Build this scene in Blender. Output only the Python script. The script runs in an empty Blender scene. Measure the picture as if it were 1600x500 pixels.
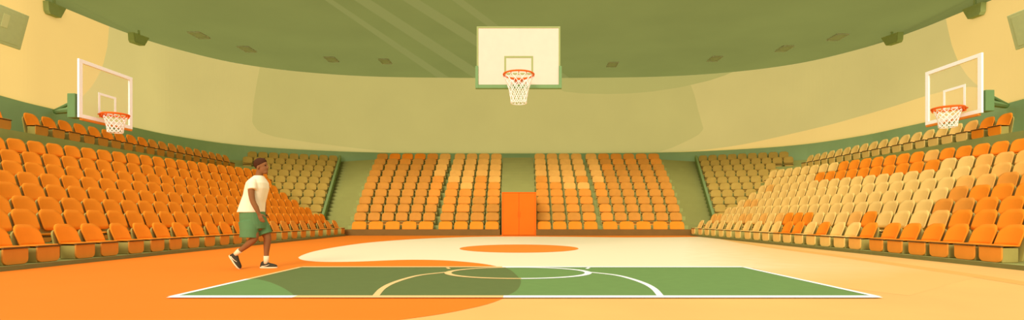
import bpy, bmesh, math, random
from mathutils import Vector, Matrix
random.seed(7)
SC = bpy.context.scene
COL = SC.collection
PI = math.pi
# ---------------------------------------------------------------- camera model
F, H, CX, CY = 800.0, 0.86, 809.5, 340.0
def W(px, py, D):
    return Vector(((px - CX) / F * D, D, H + (CY - py) / F * D))
def FL(px, py, z=0.0):
    D = H * F / (py - CY)
    return Vector(((px - CX) / F * D, D, z))
def proj(v):
    return (CX + F * v.x / v.y, CY - F * (v.z - H) / v.y)
def interp(tab, x):
    if x <= tab[0][0]: return tab[0][1]
    for (a, b), (c, d) in zip(tab, tab[1:]):
        if x <= c: return b + (d - b) * (x - a) / (c - a)
    return tab[-1][1]
def smooth_interp(tab, x):
    n = len(tab)
    if x <= tab[0][0]: return tab[0][1]
    if x >= tab[-1][0]: return tab[-1][1]
    def slope(i):
        a, b = max(0, i - 1), min(n - 1, i + 1)
        return (tab[b][1] - tab[a][1]) / (tab[b][0] - tab[a][0])
    for i in range(n - 1):
        (a, b), (c, d) = tab[i], tab[i + 1]
        if x <= c:
            h = c - a; t = (x - a) / h
            m0, m1 = slope(i) * h, slope(i + 1) * h
            return (2*t**3 - 3*t*t + 1)*b + (t**3 - 2*t*t + t)*m0 + (-2*t**3 + 3*t*t)*d + (t**3 - t*t)*m1
def catmull(pts, n=6, closed=False):
    out = []; N = len(pts)
    for i in range(N if closed else N - 1):
        g = (lambda k: pts[k % N]) if closed else (lambda k: pts[min(max(k, 0), N - 1)])
        p0, p1, p2, p3 = (Vector(g(k)) for k in (i - 1, i, i + 1, i + 2))
        for j in range(n):
            t = j / n
            out.append(0.5*((2*p1) + (p2 - p0)*t + (2*p0 - 5*p1 + 4*p2 - p3)*t*t + (3*p1 - p0 - 3*p2 + p3)*t**3))
    if not closed: out.append(Vector(pts[-1]))
    return out
# ---------------------------------------------------------------- materials
def lin(c):
    c /= 255.0
    return c / 12.92 if c <= 0.04045 else ((c + 0.055) / 1.055) ** 2.4
def mat(name, rgb, rough=0.7, grain=0.04, scale=6.0, spec=0.06):
    m = bpy.data.materials.new(name); m.use_nodes = True
    nt = m.node_tree; b = nt.nodes['Principled BSDF']
    c = [lin(v) for v in rgb]
    b.inputs['Roughness'].default_value = rough
    b.inputs['Specular IOR Level'].default_value = spec
    if grain:
        tc = nt.nodes.new('ShaderNodeTexCoord')
        nz = nt.nodes.new('ShaderNodeTexNoise'); nz.inputs['Scale'].default_value = scale
        nz.inputs['Detail'].default_value = 4.0
        cr = nt.nodes.new('ShaderNodeValToRGB')
        cr.color_ramp.elements[0].position = 0.3; cr.color_ramp.elements[1].position = 0.7
        cr.color_ramp.elements[0].color = (*[v * (1 - grain) for v in c], 1)
        cr.color_ramp.elements[1].color = (*[min(1, v * (1 + grain)) for v in c], 1)
        nt.links.new(tc.outputs['Object'], nz.inputs['Vector'])
        nt.links.new(nz.outputs['Fac'], cr.inputs['Fac'])
        nt.links.new(cr.outputs['Color'], b.inputs['Base Color'])
    else:
        b.inputs['Base Color'].default_value = (*c, 1)
    return m
M = dict(
    peach=mat('floor_peach', (240, 188, 106), grain=0.05, scale=0.6),
    pale_peach=mat('floor_pale_peach', (251, 217, 152), grain=0.05, scale=0.6),
    peach_line=mat('floor_peach_line', (236, 178, 92), grain=0.03),
    shaded_floor=mat('floor_shaded', (248, 133, 36), grain=0.03, scale=0.5),  # shaded sweep of the floor, put into its colour
    lit_floor=mat('floor_lit', (252, 238, 196), grain=0.03, scale=0.5),
    disc=mat('floor_disc', (246, 142, 48), grain=0.02),
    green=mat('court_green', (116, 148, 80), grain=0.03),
    shaded_green=mat('court_shaded_green', (106, 120, 65), grain=0.03),  # court green with the curved shade painted in
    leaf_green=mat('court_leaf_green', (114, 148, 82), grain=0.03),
    white_line=mat('line_white', (255, 252, 240), grain=0),
    shaded_line=mat('line_shaded', (246, 204, 132), grain=0),  # white lines toned down where the painted shade crosses them
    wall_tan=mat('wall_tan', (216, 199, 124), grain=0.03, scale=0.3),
    wall_lit=mat('wall_lit', (250, 214, 128), grain=0.02, scale=0.3),  # pool of light painted on the wall
    wall_lit_left=mat('wall_lit_left', (241, 204, 120), grain=0.02, scale=0.3),  # same painted light pool, toned down against the sun on this side
    wall_shade=mat('wall_shade', (203, 191, 116), grain=0.03, scale=0.3),  # shaded middle of the wall, painted in
    wall_rim_shade=mat('wall_rim_shade', (190, 184, 110), grain=0.02, scale=0.3),  # shade under the ceiling rim, painted in
    band=mat('wall_band_green', (166, 192, 134), grain=0.04, scale=1.0),
    ceiling=mat('ceiling_olive', (123, 130, 71), grain=0.05, scale=0.25),
    fixture=mat('fixture_olive', (166, 182, 116), grain=0.03),
    fixture_dark=mat('fixture_dark', (238, 240, 226), grain=0.03),
    tier=mat('tier_olive', (166, 166, 92), grain=0.06, scale=2.0),
    tier_dark=mat('tier_dark_olive', (128, 126, 72), grain=0.05),
    stair=mat('stair_olive', (162, 158, 88), grain=0.04, scale=1.0),
    kerb=mat('kerb_brown', (124, 94, 44), grain=0.06, scale=2.0),
    edge_green=mat('edge_green', (140, 158, 98), grain=0.03),
    deep_orange=mat('seat_deep_orange', (252, 144, 34), rough=0.55, grain=0.05, scale=3),
    orange=mat('seat_orange', (234, 149, 53), rough=0.55, grain=0.05, scale=3),
    amber=mat('seat_amber', (214, 142, 54), rough=0.55, grain=0.06, scale=3),
    pale_amber=mat('seat_pale_amber', (246, 180, 86), rough=0.55, grain=0.05, scale=3),
    cream=mat('seat_cream', (248, 202, 112), rough=0.55, grain=0.04, scale=3),
    shaded_tan=mat('seat_shaded_tan', (194, 156, 72), rough=0.6, grain=0.06, scale=3),  # seat colour with the dimness of the corners painted in
    pedestal=mat('seat_pedestal', (172, 156, 80), grain=0.04),
    gap_shade=mat('seat_gap_shade', (112, 82, 40), grain=0.03),  # dark tone standing in for the shadow gap under the seat lip
    door=mat('door_orange', (247, 114, 24), grain=0.03, scale=1.5),
    door_seam=mat('door_seam', (240, 130, 40), grain=0),
    board_cream=mat('board_cream', (236, 208, 178), grain=0.02),
    board_green=mat('board_green', (124, 154, 96), grain=0.02),
    board_sage=mat('board_sage', (164, 170, 104), grain=0.02),
    white_frame=mat('board_white', (255, 252, 242), grain=0),
    rim=mat('rim_orange', (236, 108, 34), rough=0.5, grain=0.04),
    net=mat('net_white', (252, 246, 228), grain=0),
    pad=mat('board_pad', (226, 140, 50), grain=0.03),
    arm=mat('hoop_arm_green', (112, 142, 86), grain=0.03),
    screen=mat('screen_olive', (220, 226, 160), grain=0.03),
    screen_pale=mat('screen_pale', (240, 240, 170), grain=0),
    skin=mat('skin_brown', (146, 96, 54), rough=0.6, grain=0.04, scale=8),
    hair=mat('hair_dark', (76, 44, 24), rough=0.8, grain=0.15, scale=60),
    shirt=mat('shirt_cream', (253, 236, 192), rough=0.9, grain=0.02),
    shorts=mat('shorts_green', (98, 134, 82), rough=0.9, grain=0.03),
    shoe=mat('shoe_dark', (66, 60, 42), rough=0.6, grain=0.05),
    sole=mat('shoe_sole', (240, 215, 165), rough=0.7, grain=0.02),
    sock=mat('sock_cream', (246, 222, 170), rough=0.9, grain=0.02),
    eye=mat('eye_dark', (50, 32, 22), grain=0),
    lens=mat('floodlight_lens', (166, 182, 118), rough=0.3, grain=0),
)
def daylight_glow(m, share):
    # added translucency: daylight from outside makes wall and ceiling glow evenly
    nt = m.node_tree; b = nt.nodes['Principled BSDF']; out = nt.nodes['Material Output']
    src = b.inputs['Base Color'].links[0].from_socket
    tr = nt.nodes.new('ShaderNodeBsdfTranslucent'); mx = nt.nodes.new('ShaderNodeMixShader')
    mx.inputs['Fac'].default_value = share
    nt.links.new(src, tr.inputs['Color'])
    nt.links.new(b.outputs[0], mx.inputs[1]); nt.links.new(tr.outputs[0], mx.inputs[2]); nt.links.new(mx.outputs[0], out.inputs['Surface'])
for n_ in ('wall_tan', 'wall_lit', 'wall_lit_left', 'wall_shade', 'wall_rim_shade'): daylight_glow(M[n_], 0.75)
for n_ in ('ceiling', 'fixture_dark'): daylight_glow(M[n_], 0.75)
def glass_mat():
    m = bpy.data.materials.new('backboard_glass'); m.use_nodes = True
    nt = m.node_tree; b = nt.nodes['Principled BSDF']
    b.inputs['Base Color'].default_value = (lin(250), lin(236), lin(180), 1)
    b.inputs['Roughness'].default_value = 0.3
    b.inputs['Alpha'].default_value = 0.16
    return m
M['glass'] = glass_mat()
# ---------------------------------------------------------------- mesh helpers
def new_mesh(name, bm, mats, smooth=False, recalc=True):
    if recalc: bmesh.ops.recalc_face_normals(bm, faces=bm.faces)
    me = bpy.data.meshes.new(name); bm.to_mesh(me); bm.free()
    for m in (mats if isinstance(mats, (list, tuple)) else [mats]): me.materials.append(m)
    if smooth:
        for p in me.polygons: p.use_smooth = True
    return me
def obj(name, bm, mats, parent=None, smooth=False, recalc=True, loc=None):
    me = bm if isinstance(bm, bpy.types.Mesh) else new_mesh(name, bm, mats, smooth, recalc)
    o = bpy.data.objects.new(name, me); COL.objects.link(o)
    if parent: o.parent = parent
    if loc: o.location = loc
    return o
def tag(o, label=None, cat=None, group=None, kind=None):
    if label: o['label'] = label
    if cat: o['category'] = cat
    if group: o['group'] = group
    if kind: o['kind'] = kind
    return o
def empty(name, loc, label, cat, group=None, rz=0.0):
    o = bpy.data.objects.new(name, None); COL.objects.link(o)
    o.location = loc; o.rotation_euler = (0, 0, rz); o.empty_display_size = 0.2
    return tag(o, label, cat, group)
def add_box(bm, lo, hi, bevel=0.0, mi=0, mtx=None):
    vs = [bm.verts.new((x, y, z)) for z in (lo[2], hi[2]) for y in (lo[1], hi[1]) for x in (lo[0], hi[0])]
    fs = [bm.faces.new([vs[i] for i in q]) for q in ((0, 2, 3, 1), (4, 5, 7, 6), (0, 1, 5, 4), (2, 6, 7, 3), (0, 4, 6, 2), (1, 3, 7, 5))]
    for f in fs: f.material_index = mi
    if bevel:
        es = list({e for f in fs for e in f.edges})
        r = bmesh.ops.bevel(bm, geom=es, offset=bevel, segments=2, affect='EDGES', profile=0.5)
        fs = list({f for f in r['faces']} | {f for f in fs if f.is_valid})
        for f in fs: f.material_index = mi
        vs = list({v for f in fs for v in f.verts})
    if mtx is not None:
        bmesh.ops.transform(bm, matrix=mtx, verts=[v for v in vs if v.is_valid])
def add_prism(bm, base, z0, z1, mi=0, mi_side=None):
    """base: list of (x,y); closed upright prism"""
    n = len(base)
    a = [bm.verts.new((p[0], p[1], z0)) for p in base]; b = [bm.verts.new((p[0], p[1], z1)) for p in base]
    bm.faces.new(a[::-1]).material_index = mi
    bm.faces.new(b).material_index = mi
    for i in range(n):
        bm.faces.new((a[i], a[(i+1) % n], b[(i+1) % n], b[i])).material_index = mi if mi_side is None else mi_side
def add_extrude(bm, outline, vec, bevel=0.0, mi=0):
    """outline: list of 3D points (planar), extruded along vec"""
    vec = Vector(vec); n = len(outline)
    a = [bm.verts.new(p) for p in outline]; b = [bm.verts.new(Vector(p) + vec) for p in outline]
    fs = [bm.faces.new(a[::-1]), bm.faces.new(b)]
    caps = list(fs)
    for i in range(n): fs.append(bm.faces.new((a[i], a[(i+1) % n], b[(i+1) % n], b[i])))
    for f in fs: f.material_index = mi
    if bevel:
        es = list({e for f in caps for e in f.edges})
        r = bmesh.ops.bevel(bm, geom=es, offset=bevel, segments=2, affect='EDGES', profile=0.5)
        for f in r['faces']: f.material_index = mi
def frames(pts, up=None):
    n = len(pts); out = []
    prev = None
    for i in range(n):
        t = (pts[min(i+1, n-1)] - pts[max(i-1, 0)]).normalized()
        if prev is None:
            ref = Vector(up) if up else (Vector((0, 0, 1)) if abs(t.z) < 0.9 else Vector((0, 1, 0)))
            u = (ref - t * ref.dot(t)).normalized()
        else:
            u = (prev - t * prev.dot(t)).normalized()
        prev = u; out.append((u, t.cross(u)))
    return out
def add_tube(bm, pts, rad, seg=8, closed=False, caps=True, mi=0, up=None, dome=False):
    """rad: number, list of numbers, or list of (ru, rv)"""
    pts = [Vector(p) for p in pts]; n = len(pts)
    if not isinstance(rad, (list, tuple)): rad = [rad] * n
    rad = [r if isinstance(r, (list, tuple)) else (r, r) for r in rad]
    if closed:
        fr = []
        for i in range(n):
            t = (pts[(i+1) % n] - pts[i-1]).normalized()
            ref = Vector(up) if up else Vector((0, 0, 1))
            u = (ref - t * ref.dot(t)).normalized(); fr.append((u, t.cross(u)))
    else:
        fr = frames(pts, up)
    rings = []
    for p, (u, v), (ru, rv) in zip(pts, fr, rad):
        rings.append([bm.verts.new(p + u * ru * math.cos(2*PI*k/seg) + v * rv * math.sin(2*PI*k/seg)) for k in range(seg)])
    for i in range(n if closed else n - 1):
        a, b = rings[i], rings[(i+1) % n]
        for k in range(seg):
            bm.faces.new((a[k], a[(k+1) % seg], b[(k+1) % seg], b[k])).material_index = mi
    if caps and not closed:
        bm.faces.new(rings[0][::-1]).material_index = mi; bm.faces.new(rings[-1]).material_index = mi
def add_ellipsoid(bm, c, r, seg=20, rings=12, rot=None):
    m = Matrix.Translation(c) @ (rot.to_4x4() if rot else Matrix()) @ Matrix.Diagonal((*r, 1))
    bmesh.ops.create_uvsphere(bm, u_segments=seg, v_segments=rings, radius=1.0, matrix=m)
def rounded_rect(w, h0, h1, rt, rb, n=5):
    """2-D outline (x,z) counter-clockwise from lower left"""
    pts = []
    for cx, cz, r, a0 in ((w/2 - rb, h0 + rb, rb, -PI/2), (w/2 - rt, h1 - rt, rt, 0), (-w/2 + rt, h1 - rt, rt, PI/2), (-w/2 + rb, h0 + rb, rb, PI)):
        for k in range(n + 1):
            a = a0 + PI/2 * k / n
            pts.append((cx + r*math.cos(a), cz + r*math.sin(a)))
    return pts

# ================================================================ FLOOR
def poly_faces(bm, pts, z, mi):
    vs = [bm.verts.new((p.x, p.y, z)) for p in pts]
    f = bm.faces.new(vs); f.material_index = mi
    f.normal_update()
    if f.normal.z < 0: f.normal_flip()
    bmesh.ops.triangulate(bm, faces=[f])
bm = bmesh.new()
vs = [bm.verts.new(p) for p in ((-21, -3, 0), (21, -3, 0), (21, 39, 0), (-21, 39, 0))]
bm.faces.new(vs).material_index = 0
def upx(px, n=5): return [FL(p.x, p.y) for p in catmull([(x, y) for x, y in px], n)]
TOPB = [(1110, 368.6), (1080, 370.4), (980, 371), (880, 370), (810, 369.6), (740, 370.2), (660, 373), (600, 377), (560, 381), (520, 387), (490, 393), (473, 398.5), (466, 402.3)]
LOWB = [(466, 402.3), (470, 405.5), (484, 408), (510, 409.3), (560, 408.8), (620, 406.4), (660, 406), (700, 407.2), (740, 410.5), (765, 414), (788, 419)]
SWO = [(788, 419), (803, 427), (813, 438), (813, 446), (806, 456), (787, 466), (758, 476.5), (700, 489), (640, 498), (560, 508), (430, 524), (250, 545), (0, 575)]
org = [Vector((8.75, 24.9, 0))] + upx(TOPB)[:-1] + upx(LOWB)[:-1] + upx(SWO) + [Vector((-8.6, 2.0, 0)), Vector((-8.6, 24.9, 0))]
poly_faces(bm, org, 0.002, 1)
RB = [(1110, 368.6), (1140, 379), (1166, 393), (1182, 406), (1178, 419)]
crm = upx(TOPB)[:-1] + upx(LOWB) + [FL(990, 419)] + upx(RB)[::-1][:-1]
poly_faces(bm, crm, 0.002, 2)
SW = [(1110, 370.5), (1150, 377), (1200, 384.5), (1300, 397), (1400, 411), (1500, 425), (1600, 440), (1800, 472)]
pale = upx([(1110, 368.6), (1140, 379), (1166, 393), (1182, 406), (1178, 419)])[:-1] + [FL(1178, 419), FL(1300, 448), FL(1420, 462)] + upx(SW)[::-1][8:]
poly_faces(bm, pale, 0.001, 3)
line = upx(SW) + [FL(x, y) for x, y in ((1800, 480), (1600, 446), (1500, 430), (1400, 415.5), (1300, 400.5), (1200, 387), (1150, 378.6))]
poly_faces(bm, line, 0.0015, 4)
poly_faces(bm, [FL(811 + 93*math.cos(a), 388.6 + 6.4*math.sin(a)) for a in [2*PI*k/64 for k in range(64)]], 0.004, 5)
def lit_fade(m):
    # lit floor put into the colour: cream fading to peach towards the stand
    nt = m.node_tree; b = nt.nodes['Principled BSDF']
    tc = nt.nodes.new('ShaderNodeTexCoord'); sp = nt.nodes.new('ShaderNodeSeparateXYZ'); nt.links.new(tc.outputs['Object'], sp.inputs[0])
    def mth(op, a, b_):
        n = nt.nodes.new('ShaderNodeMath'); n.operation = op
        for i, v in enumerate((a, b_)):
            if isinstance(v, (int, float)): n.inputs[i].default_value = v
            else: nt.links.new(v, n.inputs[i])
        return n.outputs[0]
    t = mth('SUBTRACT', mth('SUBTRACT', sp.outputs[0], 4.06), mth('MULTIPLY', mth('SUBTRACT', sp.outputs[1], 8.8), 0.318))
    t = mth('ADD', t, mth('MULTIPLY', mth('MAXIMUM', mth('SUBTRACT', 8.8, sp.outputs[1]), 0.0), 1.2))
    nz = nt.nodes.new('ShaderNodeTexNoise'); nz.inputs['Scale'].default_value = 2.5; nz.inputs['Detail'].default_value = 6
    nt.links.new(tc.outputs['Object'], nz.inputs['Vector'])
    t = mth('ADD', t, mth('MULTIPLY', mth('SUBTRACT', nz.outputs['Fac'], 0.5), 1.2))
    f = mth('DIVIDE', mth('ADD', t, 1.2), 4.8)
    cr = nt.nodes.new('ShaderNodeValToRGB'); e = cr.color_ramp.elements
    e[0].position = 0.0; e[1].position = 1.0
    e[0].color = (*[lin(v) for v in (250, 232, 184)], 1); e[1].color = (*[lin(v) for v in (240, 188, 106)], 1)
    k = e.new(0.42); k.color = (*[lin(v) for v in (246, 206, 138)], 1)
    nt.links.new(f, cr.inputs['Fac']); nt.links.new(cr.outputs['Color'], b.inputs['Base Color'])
lit_fade(M['lit_floor']); M['pale_peach'] = M['lit_floor']
fl = obj('floor', bm, [M['peach'], M['shaded_floor'], M['lit_floor'], M['pale_peach'], M['peach_line'], M['disc']], recalc=False)
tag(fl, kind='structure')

# ================================================================ COURT MAT
XL, XR, D0, D1 = -3.73, 3.87, 5.5, 8.82
court = empty('court_mat', (0.07, 7.15, 0.004), 'small green basketball court with white boundary lines, curved shade painted into the green', 'court')
def yD(D): return CY + H * F / D
def Xat(px, D): return (px - CX) / F * D
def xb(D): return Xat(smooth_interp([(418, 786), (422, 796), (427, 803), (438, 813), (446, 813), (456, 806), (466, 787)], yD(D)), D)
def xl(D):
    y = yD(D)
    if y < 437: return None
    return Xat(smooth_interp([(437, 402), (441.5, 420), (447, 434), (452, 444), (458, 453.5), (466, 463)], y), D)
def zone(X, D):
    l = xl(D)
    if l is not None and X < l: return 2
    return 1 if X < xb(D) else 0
ox, oy = 0.07, 7.15
def q(bm, a, b, c, d, z, mi):
    f = bm.faces.new([bm.verts.new((p[0] - ox, p[1] - oy, z)) for p in (a, b, c, d)]); f.material_index = mi
    f.normal_update()
    if f.normal.z < 0: f.normal_flip()
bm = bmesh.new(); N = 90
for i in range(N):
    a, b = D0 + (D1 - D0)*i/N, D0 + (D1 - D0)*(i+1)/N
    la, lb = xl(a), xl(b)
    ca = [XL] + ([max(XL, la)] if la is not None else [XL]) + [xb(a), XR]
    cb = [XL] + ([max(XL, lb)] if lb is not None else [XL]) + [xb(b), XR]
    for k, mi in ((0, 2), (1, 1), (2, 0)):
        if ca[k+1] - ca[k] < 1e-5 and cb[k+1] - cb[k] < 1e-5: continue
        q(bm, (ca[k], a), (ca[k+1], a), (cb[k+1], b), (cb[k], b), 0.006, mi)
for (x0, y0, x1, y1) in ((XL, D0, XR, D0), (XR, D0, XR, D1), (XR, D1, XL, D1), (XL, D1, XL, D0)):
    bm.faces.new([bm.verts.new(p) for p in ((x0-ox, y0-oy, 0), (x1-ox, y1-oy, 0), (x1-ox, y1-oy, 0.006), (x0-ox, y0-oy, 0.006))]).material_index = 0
obj('mat_surface', bm, [M['green'], M['shaded_green'], M['leaf_green']], court, recalc=False)
def line_strip(name, pts, widths, closed=False, label=None):
    bm = bmesh.new(); n = len(pts)
    L, R = [], []
    for i, p in enumerate(pts):
        t = (pts[(i+1) % n] - pts[i-1]) if closed else (pts[min(i+1, n-1)] - pts[max(i-1, 0)])
        nn = Vector((-t.y, t.x)).normalized() * widths[i] / 2
        L.append(p + nn); R.append(p - nn)
    for i in range(n if closed else n - 1):
        j = (i+1) % n; m = (pts[i] + pts[j]) / 2
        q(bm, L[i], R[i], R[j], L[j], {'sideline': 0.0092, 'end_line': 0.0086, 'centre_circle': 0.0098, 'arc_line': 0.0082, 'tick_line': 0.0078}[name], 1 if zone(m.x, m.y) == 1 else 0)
    o = obj(name, bm, [M['white_line'], M['shaded_line']], court, recalc=False)
    if label: o['label'] = label
    return o
def seglin(a, b, n): return [Vector(a).lerp(Vector(b), k/n) for k in range(n+1)]
line_strip('sideline', seglin((XL, D0), (XR, D0), 200), [0.15]*201)
line_strip('sideline', seglin((XL, D1), (XR, D1), 200), [0.15]*201)
line_strip('end_line', seglin((XL, D0), (XL, D1), 80), [0.075]*81)
line_strip('end_line', seglin((XR, D0), (XR, D1), 80), [0.075]*81)
cc, rx, ry = Vector((0.0, 7.92)), 1.08, 0.80
line_strip('centre_circle', [cc + Vector((rx*math.cos(2*PI*k/160), ry*math.sin(2*PI*k/160))) for k in range(160)],
           [0.085 + 0.02*abs(math.cos(2*PI*k/160)) for k in range(160)], closed=True)
for s in (-1, 1):
    pts = catmull([(s*1.545, 5.56), (s*1.62, 6.1), (s*1.63, 6.6), (s*1.56, 7.15), (s*1.42, 7.6), (s*1.08, 8.0)], 12)
    line_strip('arc_line', pts, [0.075]*len(pts))
    line_strip('tick_line', seglin((s*1.21, 8.72), (s*1.14, 8.50), 3), [0.05]*4)

# ================================================================ WALL AND CEILING
YB = [(0, 149.5), (40, 160.5), (80, 170), (140, 184), (208, 199), (267, 211.5), (352, 224.5), (437, 232), (565, 238), (700, 239.7), (809.5, 240)]
YR = [(-20, -38), (0, -29), (69, 0), (104, 14), (170, 41), (201, 52.5), (224, 61), (277, 77), (355, 96), (432, 108), (510, 115.5), (587, 119.7), (684, 121.4), (809.5, 122)]
def sym(px): return px if px <= CX else 2*CX - px
def yb(px): return smooth_interp(YB, sym(px))
def yr(px): return smooth_interp(YR, sym(px))
ZB = 5.5
def wallD(px): return (ZB - H) * F / (CY - yb(px))
cols = [CX + s for s in [-809.5 + 809.5*k/70 for k in range(141)]]
plan = []
for px in cols:
    D = wallD(px); p = W(px, yb(px), D); t = W(px, yr(px), D)
    plan.append((p.x, D, t.z))
x0, z0 = plan[0][0], plan[0][2]
full = [(x0, -2.0, z0), (x0, 6.0, z0), (x0, 13.0, z0)] + plan + [(-x0, 13.0, z0), (-x0, 6.0, z0), (-x0, -2.0, z0)]
def strip(bm, A, B, mi):
    va = [bm.verts.new(p) for p in A]; vb = [bm.verts.new(p) for p in B]
    for i in range(len(A) - 1):
        bm.faces.new((va[i], va[i+1], vb[i+1], vb[i])).material_index = mi
bm = bmesh.new()
# light pools and shade painted into the wall colour, column by column, one skin: sage / cream / tan / olive / tan / cream
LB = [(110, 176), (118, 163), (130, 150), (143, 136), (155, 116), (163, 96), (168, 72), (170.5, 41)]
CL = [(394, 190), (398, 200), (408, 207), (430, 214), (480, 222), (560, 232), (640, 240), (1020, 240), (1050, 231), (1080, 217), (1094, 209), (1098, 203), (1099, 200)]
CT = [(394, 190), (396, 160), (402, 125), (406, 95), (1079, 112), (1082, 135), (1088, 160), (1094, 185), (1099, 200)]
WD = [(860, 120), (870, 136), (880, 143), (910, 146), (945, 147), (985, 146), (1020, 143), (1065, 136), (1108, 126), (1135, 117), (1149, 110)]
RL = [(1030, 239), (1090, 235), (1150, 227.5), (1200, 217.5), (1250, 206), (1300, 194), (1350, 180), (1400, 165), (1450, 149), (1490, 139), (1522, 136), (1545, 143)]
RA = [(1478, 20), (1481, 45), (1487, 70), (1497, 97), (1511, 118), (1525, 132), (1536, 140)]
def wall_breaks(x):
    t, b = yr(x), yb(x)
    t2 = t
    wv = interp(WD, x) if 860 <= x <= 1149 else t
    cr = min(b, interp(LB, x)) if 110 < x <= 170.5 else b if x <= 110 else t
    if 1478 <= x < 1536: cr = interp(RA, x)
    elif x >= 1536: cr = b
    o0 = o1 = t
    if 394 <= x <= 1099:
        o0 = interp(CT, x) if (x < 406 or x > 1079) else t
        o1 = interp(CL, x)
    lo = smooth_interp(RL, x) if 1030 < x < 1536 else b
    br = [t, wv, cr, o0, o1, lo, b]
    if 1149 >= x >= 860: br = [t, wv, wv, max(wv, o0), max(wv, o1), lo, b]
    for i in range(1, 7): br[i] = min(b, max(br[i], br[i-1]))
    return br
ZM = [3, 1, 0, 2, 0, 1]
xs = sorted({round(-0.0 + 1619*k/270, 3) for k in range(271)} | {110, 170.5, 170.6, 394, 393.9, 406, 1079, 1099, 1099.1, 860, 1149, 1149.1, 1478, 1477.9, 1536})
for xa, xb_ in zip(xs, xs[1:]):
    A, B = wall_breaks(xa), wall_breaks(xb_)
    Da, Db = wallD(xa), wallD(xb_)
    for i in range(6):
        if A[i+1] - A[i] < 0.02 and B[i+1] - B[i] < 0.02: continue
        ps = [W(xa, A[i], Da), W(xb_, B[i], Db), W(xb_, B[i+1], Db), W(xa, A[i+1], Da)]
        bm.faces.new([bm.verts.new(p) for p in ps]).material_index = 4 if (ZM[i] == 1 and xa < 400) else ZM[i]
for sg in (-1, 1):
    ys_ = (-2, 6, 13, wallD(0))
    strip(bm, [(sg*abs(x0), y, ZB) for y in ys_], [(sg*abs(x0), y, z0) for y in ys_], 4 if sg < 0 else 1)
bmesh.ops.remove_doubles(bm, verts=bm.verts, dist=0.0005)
tag(obj('wall_back', bm, [M['wall_tan'], M['wall_lit'], M['wall_shade'], M['wall_rim_shade'], M['wall_lit_left']], recalc=False), kind='structure')
bm = bmesh.new()
strip(bm, [(x*0.998, y*0.998, 0.0) for x, y, z in full], [(x*0.998, y*0.998, ZB) for x, y, z in full], 0)
strip(bm, [(x*0.998, y*0.998, ZB) for x, y, z in full], [(x*1.003, y*1.003, ZB) for x, y, z in full], 0)
tag(obj('baseboard_back', bm, [M['band']], recalc=False), kind='structure')
# ceiling: from the wall top forward, left open overhead to let daylight in
CE_D, CE_Z = 20.0, 10.5
def ceil_z(x, D):
    best = min(plan, key=lambda p: abs(p[0] - x) + (0 if p[1] > 20 else 50))
    t = min(1, max(0, (D - CE_D) / max(best[1] - CE_D, 0.3)))
    return CE_Z + (best[2] - CE_Z) * t
bm = bmesh.new()
cp = [p for p in plan if p[1] > CE_D + 0.1]
grid = []
for x, D, z in cp:
    grid.append([bm.verts.new((x, CE_D + (D - CE_D)*k/6, CE_Z + (z - CE_Z)*k/6)) for k in range(7)])
for a, b in zip(grid, grid[1:]):
    for k in range(6): bm.faces.new((a[k], a[k+1], b[k+1], b[k]))
def on_ceiling(px, py, dz=0.0):
    D = 24.0
    for _ in range(40):
        p = W(px, py, D); D += (ceil_z(p.x, D) - p.z) * 1.2
        D = min(max(D, CE_D), 36.5)
    p = W(px, py, D); p.z += dz
    return p
SHAFTS = []
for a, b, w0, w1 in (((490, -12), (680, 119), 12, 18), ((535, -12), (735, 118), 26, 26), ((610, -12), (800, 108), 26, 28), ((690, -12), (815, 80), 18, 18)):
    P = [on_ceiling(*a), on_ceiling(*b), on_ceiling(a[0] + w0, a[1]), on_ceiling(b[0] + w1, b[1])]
    SHAFTS.append([(p.x, p.y) for p in P])
def paint_shafts(m, c2):  # draws light shafts into the ceiling colour
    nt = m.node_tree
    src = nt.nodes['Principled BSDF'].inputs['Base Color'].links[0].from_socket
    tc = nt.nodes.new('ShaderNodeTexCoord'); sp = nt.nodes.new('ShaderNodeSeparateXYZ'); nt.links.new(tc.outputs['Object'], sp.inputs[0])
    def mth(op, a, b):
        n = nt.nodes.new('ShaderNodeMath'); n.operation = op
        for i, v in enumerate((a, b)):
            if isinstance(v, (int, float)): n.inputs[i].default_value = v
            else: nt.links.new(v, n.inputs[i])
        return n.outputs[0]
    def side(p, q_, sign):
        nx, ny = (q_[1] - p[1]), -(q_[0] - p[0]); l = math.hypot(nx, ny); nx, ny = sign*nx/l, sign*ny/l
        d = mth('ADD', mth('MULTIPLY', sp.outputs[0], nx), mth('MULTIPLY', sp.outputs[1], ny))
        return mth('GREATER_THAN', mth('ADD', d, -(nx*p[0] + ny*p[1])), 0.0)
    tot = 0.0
    for A, B, C_, D_ in SHAFTS:
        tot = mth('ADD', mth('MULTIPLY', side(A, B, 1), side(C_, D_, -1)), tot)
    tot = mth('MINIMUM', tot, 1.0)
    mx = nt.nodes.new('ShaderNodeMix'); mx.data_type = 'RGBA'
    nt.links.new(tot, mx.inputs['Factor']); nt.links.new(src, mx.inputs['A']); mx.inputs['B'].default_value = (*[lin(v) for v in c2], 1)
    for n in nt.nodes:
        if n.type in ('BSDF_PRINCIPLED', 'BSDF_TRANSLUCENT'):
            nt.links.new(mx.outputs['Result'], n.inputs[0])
paint_shafts(M['ceiling'], (132, 137, 79))
tag(obj('ceiling', bm, [M['ceiling']], recalc=False), kind='structure')

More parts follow.
